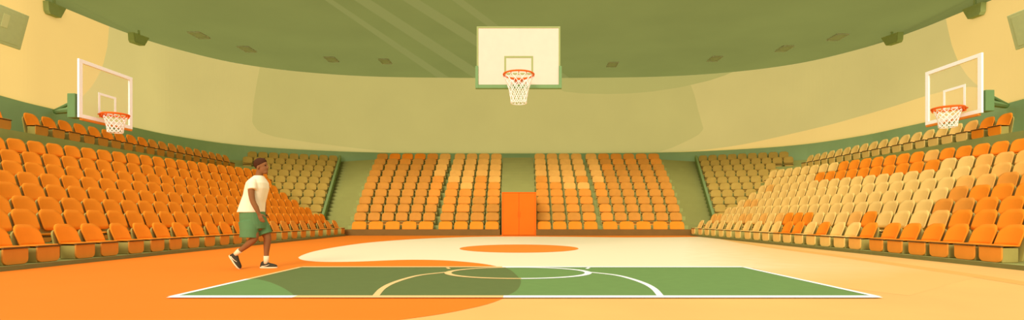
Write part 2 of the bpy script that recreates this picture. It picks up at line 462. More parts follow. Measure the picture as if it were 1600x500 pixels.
# ================================================================ STANDS
ZT = [0.74, 1.03, 1.33, 1.68, 2.03, 2.40, 2.82, 3.31]          # backrest tops, side stands
CH = 0.66                                                       # seat height over its tread
ZF = [z - CH for z in ZT]
XE = [8.42, 9.05, 9.65, 10.3, 10.95, 11.7, 12.45, 13.2]
DE = [23.7, 23.5, 23.4, 23.5, 23.8, 24.4, 25.3, 26.4]
XN = [8.75 + (15.7 - 8.75)*k/7 for k in range(8)]
XN[0] = 8.72; XE[0] = 8.62
DN = [x * F / 809.0 for x in XN]
UPX, UPZ, UPF = 16.8, 3.70, 16.45
def row_dir(k):
    a, b = Vector((XE[k], DE[k])), Vector((XN[k], DN[k]))
    return (b - a).normalized()
for s, nm in ((-1, 'tiered_floor_left'), (1, 'tiered_floor_right')):
    def line(k, back):                      # front riser line of tier k, at its far and near ends
        e, n = Vector((XE[k], DE[k])), Vector((XN[k], DN[k]))
        w = (n - e).normalized(); nrm = Vector((w.y, -w.x))
        if nrm.x > 0: nrm = -nrm
        off = nrm * back
        return e + off - w*0.35, e + off + w*((DE[k] + 1.5) / abs(w.y))
    rows = []
    for k in range(8):
        rows.append(line(k, 0.52))
    bm = bmesh.new()
    prof_far, prof_near = [], []
    for k in range(8):
        f, n = rows[k]
        if k == 0:
            prof_far.append((f, 0)); prof_near.append((n, 0))
        else:
            prof_far.append((f, ZF[k-1])); prof_near.append((n, ZF[k-1]))
        prof_far.append((f, ZF[k])); prof_near.append((n, ZF[k]))
    for x, z in ((UPF, ZF[7]), (UPF, UPZ), (19.6, UPZ)):
        fd = 26.9 if z < UPZ or x == UPF else 31.3
        prof_far.append((Vector((x, 31.2)), z)); prof_near.append((Vector((x, -1.5)), z))
    A = [bm.verts.new((s*p.x, p.y, z)) for p, z in prof_far]; B = [bm.verts.new((s*p.x, p.y, z)) for p, z in prof_near]
    for i in range(len(A) - 1):
        bm.faces.new((A[i], A[i+1], B[i+1], B[i])).material_index = 1 if i == 0 else 0
    # closing faces at the far end, one upright slice per tier
    pf = prof_far
    for i in range(len(pf) - 1):
        (p, z), (p2, z2) = pf[i], pf[i+1]
        if (p - p2).length > 1e-4 and z > 0.01:
            bm.faces.new([bm.verts.new(c) for c in ((s*p.x, p.y, 0), (s*p2.x, p2.y, 0), (s*p2.x, p2.y, z), (s*p.x, p.y, z))])
    tag(obj(nm, bm, [M['tier'], M['tier_dark']], recalc=True), kind='structure')

# ---- end stand (two blocks), doorway, corner stairs, corner blocks
CZT = [0.68 + 0.448*r for r in range(11)]
CZF = [z - CH for z in CZT]
CD = [24.98 + 0.914*r for r in range(11)]                       # seat centres
OUT = [(0, 547), (10, 587)]; INN = [(0, 781.5), (10, 785.5)]; AIS = [(0, 680), (10, 706.5)]
def xe(tab, r, D): return (interp(tab, r) - CX) / F * D
def back_line(r): return CD[r] - 0.36
for s, nm in ((-1, 'tiered_floor_end_1'), (1, 'tiered_floor_end_2')):
    bm = bmesh.new()
    for r in range(11):
        a, b = back_line(r), (back_line(r+1) if r < 10 else 36.9)
        xo0, xo1 = xe(OUT, r, CD[r]) - 0.12, xe(OUT, min(r+1, 10), CD[min(r+1, 10)]) - 0.12
        xi = xe(INN, r, CD[r])
        add_prism(bm, [(-s*xo0, a), (-s*xi, a), (-s*xi, b), (-s*xo1, b)][::s], 0, CZF[r])
    tag(obj(nm, bm, [M['tier']]), kind='structure')
    # brown kerb in front of the first row
    bm = bmesh.new()
    add_box(bm, (min(s*0.86, s*8.35), 24.42, 0), (max(s*0.86, s*8.35), 24.56, 0.30), 0.01)
    tag(obj('trim_1' if s < 0 else 'trim_2', bm, [M['kerb']]), kind='structure')
# corner block rows: right-hand ends and direction
KR = list(range(1, 11))
KD = {r: 35.4 - 0.95*(10 - r) for r in KR}
KX = {r: (interp([(1, 504), (10, 531)], r) - CX) / F * KD[r] for r in KR}
U = Vector((-0.905, -0.425)).normalized(); NRM = Vector((0.425, -0.905)).normalized()
for s, nm in ((-1, 'tiered_floor_corner_1'), (1, 'tiered_floor_corner_2')):
    bm = bmesh.new()
    for r in KR:
        e = Vector((KX[r], KD[r])) + NRM*0.36
        e2 = (Vector((KX[r+1], KD[r+1])) + NRM*0.36) if r < 10 else e - NRM*1.2
        L = 7.0 if r > 6 else 5.5
        base = [(e.x, e.y), ((e + U*L).x, (e + U*L).y), ((e2 + U*L).x, (e2 + U*L).y), (e2.x, e2.y)]
        add_prism(bm, [(-s*x, y) for x, y in base], 0, CZF[r])
    tag(obj(nm, bm, [M['tier']]), kind='structure')
    # corner stairs between the end block and the corner block
    bm = bmesh.new()
    def K(r): return (Vector((KX[1], KD[1])) + (Vector((KX[10], KD[10])) - Vector((KX[1], KD[1]))) * (r - 1) / 9) + NRM*0.3
    def C(r):
        rr = max(0, min(10, r)); D = 24.62 + 0.914*r
        return Vector(((interp(OUT, rr) - CX) / F * (D + 0.36) + 0.25, D))
    for h in range(22):
        r0, r1 = h/2, (h + 1)/2
        a, b, c, d = C(r0), C(r1), K(r1), K(r0)
        if h == 0: d = Vector((-9.9, 25.2))
        add_prism(bm, [(-s*p.x, p.y) for p in (a, d, c, b)], 0, 0.05 + 0.448*r0)
    tag(obj('stairs_floor_1' if s < 0 else 'stairs_floor_2', bm, [M['stair']]), kind='structure')
    # green sloping edge beside the stairs
    bm = bmesh.new()
    p0, p1 = K(0.6), K(10.6)
    z0_, z1_ = 0.10 + 0.448*0.6, 0.16 + 0.448*10.6
    wv = U * 0.14
    for zz in (0,):
        lo = [(p0.x, p0.y, z0_ - 0.3), (p1.x, p1.y, z1_ - 0.3), (p1.x, p1.y, z1_ + 0.28), (p0.x, p0.y, z0_ + 0.28)]
        add_extrude(bm, [(-s*x, y, z) for x, y, z in lo], (-s*wv.x, wv.y, 0), 0.01)
    tag(obj('trim_3' if s < 0 else 'trim_4', bm, [M['edge_green']]), kind='structure')
# doorway block and aisle above it
bm = bmesh.new()
add_box(bm, (-0.80, 24.75, 0), (0.885, 28.8, 2.09))
for h in range(9, 22):
    r0 = h / 2
    a = 24.62 + 0.914*r0
    xi0, xi1 = xe(INN, r0, a + 0.36) + 0.0, -xe(INN, r0, a + 0.36)
    add_box(bm, (xi0, a, 0), (xi1, a + 0.457 if h < 21 else 36.9, 0.16 + 0.448*r0))
tag(obj('stairs_floor_3', bm, [M['stair']]), kind='structure')
dr = empty('double_door', (0.045, 24.7, 0), 'bright orange double door between the two end seating blocks', 'door')
for s in (-1, 1):
    bm = bmesh.new()
    add_box(bm, (min(0.006*s, 0.775*s), -0.03, 0.02), (max(0.006*s, 0.775*s), 0.02, 2.05), 0.008)
    lf = obj('door_leaf', bm, M['door'], dr)
    bm = bmesh.new(); add_box(bm, (s*0.05 - 0.012, -0.06, 0.9), (s*0.05 + 0.012, -0.03, 1.15), 0.004)
    obj('push_bar', bm, M['door'], lf)
bm = bmesh.new()
add_box(bm, (-0.83, -0.05, 0.0), (-0.78, 0.04, 2.09)); add_box(bm, (0.78, -0.05, 0.0), (0.83, 0.04, 2.09)); add_box(bm, (-0.78, -0.05, 2.055), (0.78, 0.04, 2.09))
obj('door_frame', bm, M['door'], dr)

# ================================================================ SEATS
SW_ = 0.50
def chair_meshes(tall):
    out = {}
    DZ = -0.15 if tall else -0.01
    # backrest: curved reclined shell with a rounded top
    w, h, rt, rb, th, zb = (0.47, 0.43, 0.14, 0.07, 0.03, 0.23) if tall else (0.46, 0.385, 0.16, 0.03, 0.03, 0.275)
    bm = bmesh.new(); NC, NR = 12, 5
    def surf(off):
        g = []
        for i in range(NC + 1):
            x = -w/2 * math.cos(PI * i / NC)
            ax = abs(x)
            dt = rt - math.sqrt(max(0, rt*rt - max(0, ax - (w/2 - rt))**2)); db = rb - math.sqrt(max(0, rb*rb - max(0, ax - (w/2 - rb))**2))
            z0, z1 = db, h - dt
            g.append([bm.verts.new((x, 0.02 + off + (z0 + (z1 - z0)*k/NR)*(0.36 if tall else 0.42) + (zb - 0.235)*0.36 + 0.03*(1 - (2*x/w)**2), zb + z0 + (z1 - z0)*k/NR)) for k in range(NR + 1)])
        return g
    A, B = surf(0), surf(th)
    for i in range(NC):
        for k in range(NR):
            bm.faces.new((A[i][k], A[i+1][k], A[i+1][k+1], A[i][k+1])); bm.faces.new((B[i][k], B[i][k+1], B[i+1][k+1], B[i+1][k]))
        bm.faces.new((A[i][0], B[i][0], B[i+1][0], A[i+1][0])); bm.faces.new((A[i][NR], A[i+1][NR], B[i+1][NR], B[i][NR]))
    for i in (0, NC):
        for k in range(NR): bm.faces.new((A[i][k], A[i][k+1], B[i][k+1], B[i][k]))
    out['backrest'] = new_mesh('backrest', bm, M['orange'], True)
    # olive shell added behind the pad, its colour draws the shaded gaps
    bm = bmesh.new()
    o = rounded_rect(0.50, 0.02, 0.60 if tall else 0.55, 0.12, 0.02, 4)
    add_extrude(bm, [(x, 0.085 + max(0.0, z - 0.235)*(0.36 if tall else 0.42), z) for x, z in o], (0, 0.035, 0), 0.006)
    out['gap_shade_shell'] = new_mesh('gap_shade_shell', bm, M['pedestal'], False)
    # seat pan, gently dished
    bm = bmesh.new()
    o = rounded_rect(0.45, -0.25 if tall else -0.232, 0.10, 0.03, 0.06, 3)
    add_extrude(bm, [(x, y, 0.285 + DZ if tall else 0.283) for x, y in o], (0, 0, 0.04 if tall else 0.024), 0.008)
    for v in bm.verts:
        v.co.z += -0.012*(1 - (2*v.co.x/0.49)**2) if v.co.z > 0.3 + DZ else 0
        v.co.z += (0.03*max(0, (0.05 - v.co.y)/0.3) - 0.02) if tall else 0.0
    out['seat'] = new_mesh('seat', bm, M['orange'], False)
    bm = bmesh.new()
    o = rounded_rect(0.40 if tall else 0.43, 0.004, 0.250 + DZ if tall else 0.262, 0.015, 0.06 if tall else 0.085, 4)
    add_extrude(bm, [(x, -0.235, z) for x, z in o], (0, 0.03, 0), 0.006)
    out['front_panel'] = new_mesh('front_panel', bm, M['amber'], False)
    bm = bmesh.new()
    add_box(bm, (-0.20, -0.203, 0.0), (0.20, 0.08, 0.262 + DZ), 0.012)
    out['pedestal'] = new_mesh('pedestal', bm, M['pedestal'], False)
    bm = bmesh.new()
    add_box(bm, (-0.222, -0.238 if tall else -0.252, 0.252 + DZ if tall else 0.266), (0.222, -0.206, 0.275 + DZ if tall else 0.292), 0.004)
    out['gap_shade_strip'] = new_mesh('gap_shade_strip', bm, M['gap_shade'], False)
    return out
CM = chair_meshes(False); CMT = chair_meshes(True)
seats = []      # dict(pos, rz, sx, col, stand, row, idx)
def add_seat(p, rz, sx, colr, panel, stand, row, idx, sz=1.0):
    seats.append(dict(p=Vector(p), rz=rz, sx=sx, col=colr, panel=panel, stand=stand, row=row, idx=idx, sz=sz, tall=not (stand.endswith('_up') or (stand.startswith('side') and row == 0))))
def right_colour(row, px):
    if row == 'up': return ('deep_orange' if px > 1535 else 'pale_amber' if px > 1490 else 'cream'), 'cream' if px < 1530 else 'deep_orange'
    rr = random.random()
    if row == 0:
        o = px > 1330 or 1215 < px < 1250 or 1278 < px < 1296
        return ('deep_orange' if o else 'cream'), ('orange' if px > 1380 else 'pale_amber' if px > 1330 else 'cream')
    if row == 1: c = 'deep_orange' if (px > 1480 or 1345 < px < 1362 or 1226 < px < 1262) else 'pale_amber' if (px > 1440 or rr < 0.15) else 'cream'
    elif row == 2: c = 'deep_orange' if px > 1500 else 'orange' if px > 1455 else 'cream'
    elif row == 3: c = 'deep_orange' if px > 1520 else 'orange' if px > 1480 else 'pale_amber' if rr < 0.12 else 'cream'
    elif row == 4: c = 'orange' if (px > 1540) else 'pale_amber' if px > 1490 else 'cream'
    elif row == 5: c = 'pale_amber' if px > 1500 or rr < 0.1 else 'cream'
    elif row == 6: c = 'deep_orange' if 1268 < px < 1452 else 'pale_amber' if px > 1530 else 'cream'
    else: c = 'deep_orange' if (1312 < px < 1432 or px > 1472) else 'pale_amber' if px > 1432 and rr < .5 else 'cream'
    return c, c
ROW0 = [26, 77, 134, 172, 213, 246, 274, 302, 327, 350, 370, 390, 408, 425, 443, 458, 472, 486, 498.5, 511, 522, 533]
ROW0R = [533, 522, 512, 502, 490, 478, 464, 449, 435, 421, 404, 388, 370, 351, 329, 307, 283, 250, 221, 187, 153, 113, 73]
for s, stand in ((-1, 'side_a'), (1, 'side_b')):
    for k in range(8):
        w = row_dir(k); e = Vector((XE[k], DE[k]))
        nrm = Vector((w.y, -w.x))
        if nrm.x > 0: nrm = -nrm                      # towards the court (for +x side)
        c0 = e + nrm*0.2                               # seat centre line
        ang = math.atan2(nrm.x, -nrm.y)                # rotation taking local -y to nrm
        if k == 0:
            ds = []
            for px in (ROW0 if s < 0 else ROW0R):
                D = 8.28 * F / (CX - px); ds.append((DE[0] - D) / abs(w.y))
            ds = sorted(ds)
            ds += [ds[-1] + 0.66, ds[-1] + 1.9] if s < 0 else [ds[-1] + 1.15, ds[-1] + 1.8]
        else:
            ds = [0.0 + 0.54*i for i in range(40)]
        for i, d in enumerate(ds):
            p = c0 + w*d
            if p.y < 3: break
            px = CX + F*s*p.x/p.y
            if not -70 < px < 1690: break
            if s < 0:
                colr = 'orange' if px > 415 and k == 0 else 'deep_orange'
                pan = 'amber'
            else:
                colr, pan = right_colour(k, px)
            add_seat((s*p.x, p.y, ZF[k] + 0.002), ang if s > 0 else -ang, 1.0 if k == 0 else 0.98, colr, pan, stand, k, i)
    i = 0; D = 29.7
    while D > 15.5:
        px = CX + F*s*UPX/D
        gap = 20 < sym(px) < 38
        if not gap and -60 < px < 1680:
            if s < 0: colr, pan = ('deep_orange' if px < 230 else 'orange'), 'amber'
            else: colr, pan = right_colour('up', px)
            add_seat((s*UPX, D, UPZ + 0.002), s * -PI/2, 1.1, colr, pan, stand + '_up', 0, i, 1.2); i += 1
        D -= 0.66
    for r in range(11):                                # end blocks
        D = CD[r]
        xo, xi, xa = xe(OUT, r, D), xe(INN, r, D), xe(AIS, r, D)
        no = 5 if r == 0 else 6
        xs = []
        n = 4; pit = (xi - 0.02 - (xa + 0.10)) / n
        xs += [(xi - 0.02 - pit*(j + 0.5), pit) for j in range(n)]
        n = no; pit = (xa - 0.06 - xo) / n
        xs += [(xa - 0.06 - pit*(j + 0.5), pit) for j in range(n)]
        for i, (x, pit) in enumerate(xs):
            if r == 0: c = 'deep_orange'
            else:
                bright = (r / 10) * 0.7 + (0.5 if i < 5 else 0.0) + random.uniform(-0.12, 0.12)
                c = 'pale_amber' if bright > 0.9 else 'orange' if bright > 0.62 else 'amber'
                if r == 10 and 5 < i < 9 and s < 0: c = 'deep_orange'
            add_seat((-s*x, D, CZF[r] + 0.002), 0, pit*0.90/SW_, c, c, 'end_a' if s < 0 else 'end_b', r, i)
    for r in KR:                                       # corner blocks
        e = Vector((KX[r], KD[r]))
        ang = math.atan2(NRM.x, -NRM.y)
        for i in range(13):
            p = e + U*(0.42 + 0.62*i)
            ok = p.x > -17.2 and not (p.y < 31.6 and p.x < -UPF + 0.5)
            lim = 24.6 + max(0, (-p.x - 9.5))*0.75
            if not ok or p.y < lim + 0.35: continue
            add_seat((-s*p.x, p.y, CZF[r] + 0.002), -s*ang, 1.14, 'shaded_tan', 'shaded_tan', 'corner_a' if s < 0 else 'corner_b', r, i)
# size in view
for t in seats:
    m = Matrix.Translation(t['p']) @ Matrix.Rotation(t['rz'], 4, 'Z') @ Matrix.Diagonal((t['sx'], 1, t['sz'], 1))
    c = [proj(m @ Vector(q_)) for q_ in ((-0.25, 0.05, 0.3), (0.25, 0.05, 0.3), (0.25, 0.18, 0.64), (-0.25, 0.18, 0.64))]
    xs = [a for a, b in c]; ys = [b for a, b in c]
    a = 0.5*abs(sum(c[i][0]*c[(i+1) % 4][1] - c[(i+1) % 4][0]*c[i][1] for i in range(4)))
    vis = 1.0
    if t['stand'].startswith('side') and not t['stand'].endswith('_up'): vis = 1.8 if t['row'] == 0 else 0.9
    if t['stand'].endswith('_up'): vis = 1.7
    if t['stand'].startswith('end'): vis = 0.95
    inx = max(0, min(1600, max(xs)) - max(0, min(xs))) / max(1e-6, max(xs) - min(xs))
    t['area'] = a * vis * inx; t['m'] = m
seats.sort(key=lambda t: -t['area'])
big, rest = seats[:300], [t for t in seats[300:]]
print('SEATS', len(seats), 'smallest individual area', big[-1]['area'])
ORD = 'first second third fourth fifth sixth seventh eighth ninth tenth eleventh twelfth thirteenth fourteenth fifteenth sixteenth seventeenth eighteenth nineteenth twentieth'.split()
def ordn(n):
    if n <= 20: return ORD[n-1]
    t, u = divmod(n, 10)
    base = {2: 'twent', 3: 'thirt', 4: 'fort'}[t]
    return base + 'ieth' if u == 0 else base + 'y-' + ORD[u-1]
CW = dict(deep_orange='orange', orange='light orange', amber='amber', pale_amber='pale amber', cream='cream', shaded_tan='shade-toned olive')
rowname = lambda r, last: 'front row' if r == 0 else 'top row' if r == last else ordn(r+1) + ' row'
def seat_label(t):
    c, st, r, i = CW[t['col']], t['stand'], t['row'], t['idx']
    if st == 'side_a': return f"{c} seat, {rowname(r, 7)} of the all-orange stand, {ordn(i+1)} from the corner stairs"
    if st == 'side_b': return f"{c} seat, {rowname(r, 7)} of the cream-and-orange stand, {ordn(i+1)} from the corner stairs"
    if st == 'side_a_up': return f"{c} seat, raised row over the all-orange stand, {ordn(i+1)} from the corner"
    if st == 'side_b_up': return f"{c} seat, raised row over the cream-and-orange stand, {ordn(i+1)} from the corner"
    if st == 'end_a': return f"{c} seat, {rowname(r, 10)} of end block on the walker's side, {ordn(i+1)} from the door"
    if st == 'end_b': return f"{c} seat, {rowname(r, 10)} of end block across from the walker, {ordn(i+1)} from door"
    side = 'all-orange' if st == 'corner_a' else 'cream-and-orange'
    return f"{c} seat, {rowname(r-1, 9)} of corner block by the {side} stand, {ordn(i+1)} from stairs"
GR = dict(side_a='seats of the all-orange stand', side_b='seats of the cream-and-orange stand', side_a_up='raised row over the all-orange stand',
          side_b_up='raised row over the cream-and-orange stand', end_a="end block seats on the walker's side", end_b='end block seats across from the walker',
          corner_a='corner block seats by the all-orange stand', corner_b='corner block seats by the cream-and-orange stand')
proto = bpy.data.objects.new('stadium_seat', None); COL.objects.link(proto); proto.empty_display_size = 0.2
kids = []
for pn in ('seat', 'backrest', 'gap_shade_shell', 'front_panel', 'pedestal', 'gap_shade_strip'):
    k = bpy.data.objects.new(pn, CM[pn]); COL.objects.link(k); k.parent = proto; kids.append(k)
def setup(root, ch, t):
    root.location = t['p']; root.rotation_euler = (0, 0, t['rz']); root.scale = (t['sx'], 1, t['sz'])
    tag(root, seat_label(t), 'seat', GR[t['stand']])
    for k in ch:
        n = k.data.name.split('.')[0]
        if t['tall']: k.data = CMT[n]
        else: k.data = CM[n]
        if n in ('seat', 'backrest', 'front_panel'):
            k.material_slots[0].link = 'OBJECT'
            k.material_slots[0].material = M[t['panel'] if n == 'front_panel' else t['col']]
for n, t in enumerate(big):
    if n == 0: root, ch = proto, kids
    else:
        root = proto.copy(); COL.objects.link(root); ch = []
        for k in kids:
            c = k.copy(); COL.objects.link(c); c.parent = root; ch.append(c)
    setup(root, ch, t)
# everything beyond the 300 largest: one mass
cn = ['deep_orange', 'orange', 'amber', 'pale_amber', 'cream', 'shaded_tan', 'pedestal', 'gap_shade']
V, Fc, Mi, Sm = [], [], [], []
for t in rest:
    for pn, me in (CMT if t['tall'] else CM).items():
        b = len(V)
        mi = cn.index(t['panel'] if pn == 'front_panel' else 'pedestal' if pn in ('pedestal', 'gap_shade_shell') else 'gap_shade' if pn == 'gap_shade_strip' else t['col'])
        V.extend((t['m'] @ v.co)[:] for v in me.vertices)
        for p in me.polygons:
            Fc.append([b + i for i in p.vertices]); Mi.append(mi); Sm.append(pn == 'backrest')
me = bpy.data.meshes.new('distant_seats'); me.from_pydata(V, [], Fc)
for c in cn: me.materials.append(M[c])
me.polygons.foreach_set('material_index', Mi); me.polygons.foreach_set('use_smooth', Sm); me.update()
ds_ = obj('distant_seats', me, None)
tag(ds_, 'mass of small distant seats filling the corner blocks and upper rows of the stands', 'seats', kind='stuff')

# ================================================================ HOOPS
def ring_pts(c, r, n=40, ax=Vector((1, 0, 0)), ay=Vector((0, 1, 0))):
    return [c + ax*r*math.cos(2*PI*k/n) + ay*r*math.sin(2*PI*k/n) for k in range(n)]
def net_mesh(c, r0, r1, length, nstr=12, lev=6, tr=0.007):
    bm = bmesh.new()
    def rad(t): return r1 + (r0 - r1) * (1 - t)**1.8
    for dirn in (1, -1):
        for k in range(nstr):
            pts = []
            for j in range(lev*3 + 1):
                t = j / (lev*3); a = 2*PI*(k/nstr) + dirn * PI/nstr * lev * t
                pts.append(c + Vector((rad(t)*math.cos(a), rad(t)*math.sin(a), -length*t)))
            add_tube(bm, pts, tr, 5)
    add_tube(bm, ring_pts(c + Vector((0, 0, -length)), r1, 24), tr, 5, closed=True)
    return bm
def hoop(root, rc, r, tube, net_len, net_r1, bracket_to, ntr):
    bm = bmesh.new()
    add_tube(bm, ring_pts(rc, r), tube, 8, closed=True)
    for k in range(12):
        a = 2*PI*k/12; p = rc + Vector((r*math.cos(a), r*math.sin(a), 0))
        add_tube(bm, [p + Vector((0, 0, -tube*0.5)), p + Vector((0, 0, -tube*2.6))], tube*0.45, 5)
    rim = obj('rim', bm, M['rim'], root, True)
    bm = bmesh.new()
    d = (Vector(bracket_to) - rc); d.z = 0; dn = d.normalized(); sd = Vector((-dn.y, dn.x, 0))
    for sg in (-1, 1):
        add_tube(bm, [rc + dn*r*0.8 + sd*sg*r*0.58, Vector(bracket_to) + sd*sg*0.07], tube*0.8, 6)
    p = Vector(bracket_to); e = 0.06
    lo = p - dn*0.03 - sd*e + Vector((0, 0, -0.10)); 
    q4 = [p - sd*e + Vector((0, 0, -0.06)), p + sd*e + Vector((0, 0, -0.06)), p + sd*e + Vector((0, 0, 0.03)), p - sd*e + Vector((0, 0, 0.03))]
    add_extrude(bm, [x - dn*0.04 for x in q4], dn*0.035, 0.004)
    obj('rim_bracket', bm, M['rim'], rim)
    obj('net', net_mesh(rc + Vector((0, 0, -tube*2)), r*(0.97 if net_len > 0.5 else 0.86), net_r1, net_len, tr=ntr), M['net'], root, True)
# --- centre hoop
BD = 11.2
k_ = BD / F
def cpt(px, py): return Vector(((px - CX)*k_, 0, H + (CY - py)*k_))
base = Vector((0, BD, 3.7))
ch_ = empty('basketball_hoop', base, 'large cream backboard with green frame, orange rim and white net high over the court middle', 'basketball hoop', 'basketball hoops')
def loc3(px, py, y=0.0): v = cpt(px, py); return Vector((v.x, y, v.z - base.z))
def slab(bm, x0, y0, x1, y1, d0, d1, bev=0.004):
    a, b = loc3(x0, y1), loc3(x1, y0)
    add_box(bm, (a.x, d0, a.z), (b.x, d1, b.z), bev)
bm = bmesh.new(); slab(bm, 747.5, 44.5, 873, 133.5, -0.02, 0.03)
obj('backboard', bm, M['board_cream'], ch_)
bm = bmesh.new()
slab(bm, 745, 42, 875.3, 44.6, -0.03, 0.04); slab(bm, 745, 44.6, 747.6, 106, -0.03, 0.04); slab(bm, 872.8, 44.6, 875.3, 106, -0.03, 0.04)
obj('frame', bm, M['board_sage'], ch_)
bm = bmesh.new()
slab(bm, 743, 104, 747.6, 138.5, -0.05, 0.06); slab(bm, 872.8, 104, 877.5, 138.5, -0.05, 0.06); slab(bm, 747.6, 133, 872.8, 138.5, -0.05, 0.06)
fr2 = obj('edge_padding', bm, M['board_green'], ch_); fr2['label'] = 'darker green padding round the lower edge'
bm = bmesh.new()
slab(bm, 788, 88, 833, 91, -0.026, -0.018, 0.001); slab(bm, 788, 91, 790.8, 117, -0.026, -0.018, 0.001); slab(bm, 830.2, 91, 833, 117, -0.026, -0.018, 0.001); slab(bm, 790.8, 114.5, 830.2, 117, -0.026, -0.018, 0.001)
obj('target_square', bm, M['board_sage'], ch_)
rcD = BD - 0.46
rc = W(810.5, 116.5, rcD) - base
hoop(ch_, rc, 24*rcD/F - 0.006, 0.019, 0.56, 0.165, (rc.x, -0.03, rc.z), 0.0085)
bm = bmesh.new()
endz = 10.62
for sx in (-0.35, 0.35):
    add_tube(bm, [Vector((sx, 0.05, 0.75)), Vector((sx*0.9, 28.0 - BD, endz - base.z + 0.12))], 0.05, 8)
for j in range(1, 9):
    t = j/9
    z = 0.75 + (endz - base.z + 0.12 - 0.75)*t; y = 0.05 + (28.0 - BD - 0.05)*t
    add_tube(bm, [Vector((-0.35, y, z)), Vector((0.35, y + (0.6 if j % 2 else -0.6), z + (0.22 if j % 2 else -0.22)))], 0.03, 6)
add_box(bm, (-0.5, 0.03, 0.6), (0.5, 0.09, 0.9), 0.01)
obj('mount_arm', bm, M['arm'], ch_)
# --- side hoops with clear boards
def side_hoop(s, X, Dn, Df, zb, zt, sq, rcpt, rr, net_len, label, armend, box):
    base = Vector((s*X, (Dn + Df)/2, zb))
    o = empty('basketball_hoop', base, label, 'basketball hoop', 'basketball hoops')
    def bx(bm, y0, y1, z0, z1, x0=-0.02, x1=0.02, bev=0.004):
        add_box(bm, (min(x0, x1), y0 - base.y, z0 - base.z), (max(x0, x1), y1 - base.y, z1 - base.z), bev)
    fw = 0.075
    bm = bmesh.new()
    bx(bm, Dn, Df, zt - fw, zt); bx(bm, Dn, Df, zb, zb + fw); bx(bm, Dn, Dn + fw*1.15, zb + fw, zt - fw); bx(bm, Df - fw*1.15, Df, zb + fw, zt - fw)
    obj('frame', bm, M['white_frame'], o)
    bm = bmesh.new(); bx(bm, Dn + fw, Df - fw, zb + fw, zt - fw, -0.008, 0.008, 0)
    g = obj('glass_panel', bm, M['glass'], o); g['label'] = 'clear glass backboard panel'
    y0, y1, z0, z1 = sq; lw = 0.05
    ins = -s
    bm = bmesh.new()
    for a, b, c, d in ((y0, y1, z1 - lw, z1), (y0, y1, z0, z0 + lw), (y0, y0 + lw, z0 + lw, z1 - lw), (y1 - lw, y1, z0 + lw, z1 - lw)):
        bx(bm, a, b, c, d, ins*0.009, ins*0.016, 0.001)
    obj('target_square', bm, M['white_frame'], o)
    bm = bmesh.new(); bx(bm, Dn + 0.06, Df - 0.02, zb - 0.045, zb - 0.001, -0.03, 0.03, 0.008)
    p = obj('edge_padding', bm, M['pad'], o); p['label'] = 'orange padding under the bottom edge'
    rc = rcpt - base
    hoop(o, rc, rr, 0.022, net_len, rr*0.58, (ins*0.03, rc.y, rc.z), 0.008)
    bm = bmesh.new()
    (bx0, bx1, by0, by1, bz0, bz1) = box
    add_box(bm, (min(s*bx0, s*bx1) - base.x, by0 - base.y, bz0 - base.z), (max(s*bx0, s*bx1) - base.x, by1 - base.y, bz1 - base.z), 0.015)
    a = Vector((s*(bx0 + bx1)/2, (by0 + by1)/2, bz0 + 0.18)) - base
    b = Vector((s*armend[0], armend[1], armend[2])) - base
    add_tube(bm, [a, b], [0.07, 0.11], 8)
    add_tube(bm, [a + Vector((0, 0, 0.16)), b + Vector((0, -0.1, 0.02))], [0.04, 0.05], 8)
    obj('mount_arm', bm, M['arm'], o)
side_hoop(-1, 8.85, 10.30, 11.73, 2.88, 4.065, (10.78, 11.26, 3.06, 3.50), Vector((-8.52, 10.83, 3.035)), 0.235, 0.33,
          'clear white-framed backboard with orange rim in front of the all-orange stand', (19.62, 21.75, 5.36), (8.90, 9.06, 10.28, 10.46, 2.87, 3.36))
side_hoop(1, 8.98, 9.90, 11.27, 2.89, 4.055, (10.26, 10.80, 3.08, 3.54), Vector((8.62, 10.27, 3.05)), 0.255, 0.33,
          'clear white-framed backboard with orange rim in front of the cream-and-orange stand', (19.62, 20.6, 5.36), (9.03, 9.20, 9.88, 10.06, 2.92, 3.33))

# ================================================================ WALL SCREENS, CEILING FIXTURES
for s, lab in ((-1, 'tilted olive panel with a pale mark, high on the wall above the all-orange stand'), (1, 'tilted plain olive panel high on the wall above the cream-and-orange stand')):
    o = empty('wall_screen', (s*19.55, 18.5, 7.43), lab, 'wall panel', 'wall panels')
    tilt = Matrix.Rotation(s*math.radians(-15), 4, 'Y')
    bm = bmesh.new(); add_box(bm, (-0.05, -1.9, 0), (0.05, 1.57, 1.38), 0.02, mtx=tilt); obj('panel', bm, M['screen'], o)
    bm = bmesh.new()
    add_box(bm, (-s*0.053 - 0.01, -1.75, 0.12), (-s*0.053 + 0.01, 1.42, 1.26), 0.004, mtx=tilt)
    obj('display', bm, M['screen'], o)
    if s < 0:
        bm = bmesh.new(); add_box(bm, (0.058, 0.62, 0.62), (0.075, 0.86, 1.12), 0.004, mtx=tilt); obj('pale_mark', bm, M['screen_pale'], o)
    for y in (-1.2, 0.9):
        for zz in (0.2, 1.1):
            bm = bmesh.new(); add_tube(bm, [tilt @ Vector((0, y, zz)), Vector((s*0.22, y, zz))], 0.03, 6)
            obj('wall_bracket', bm, M['screen'], o)
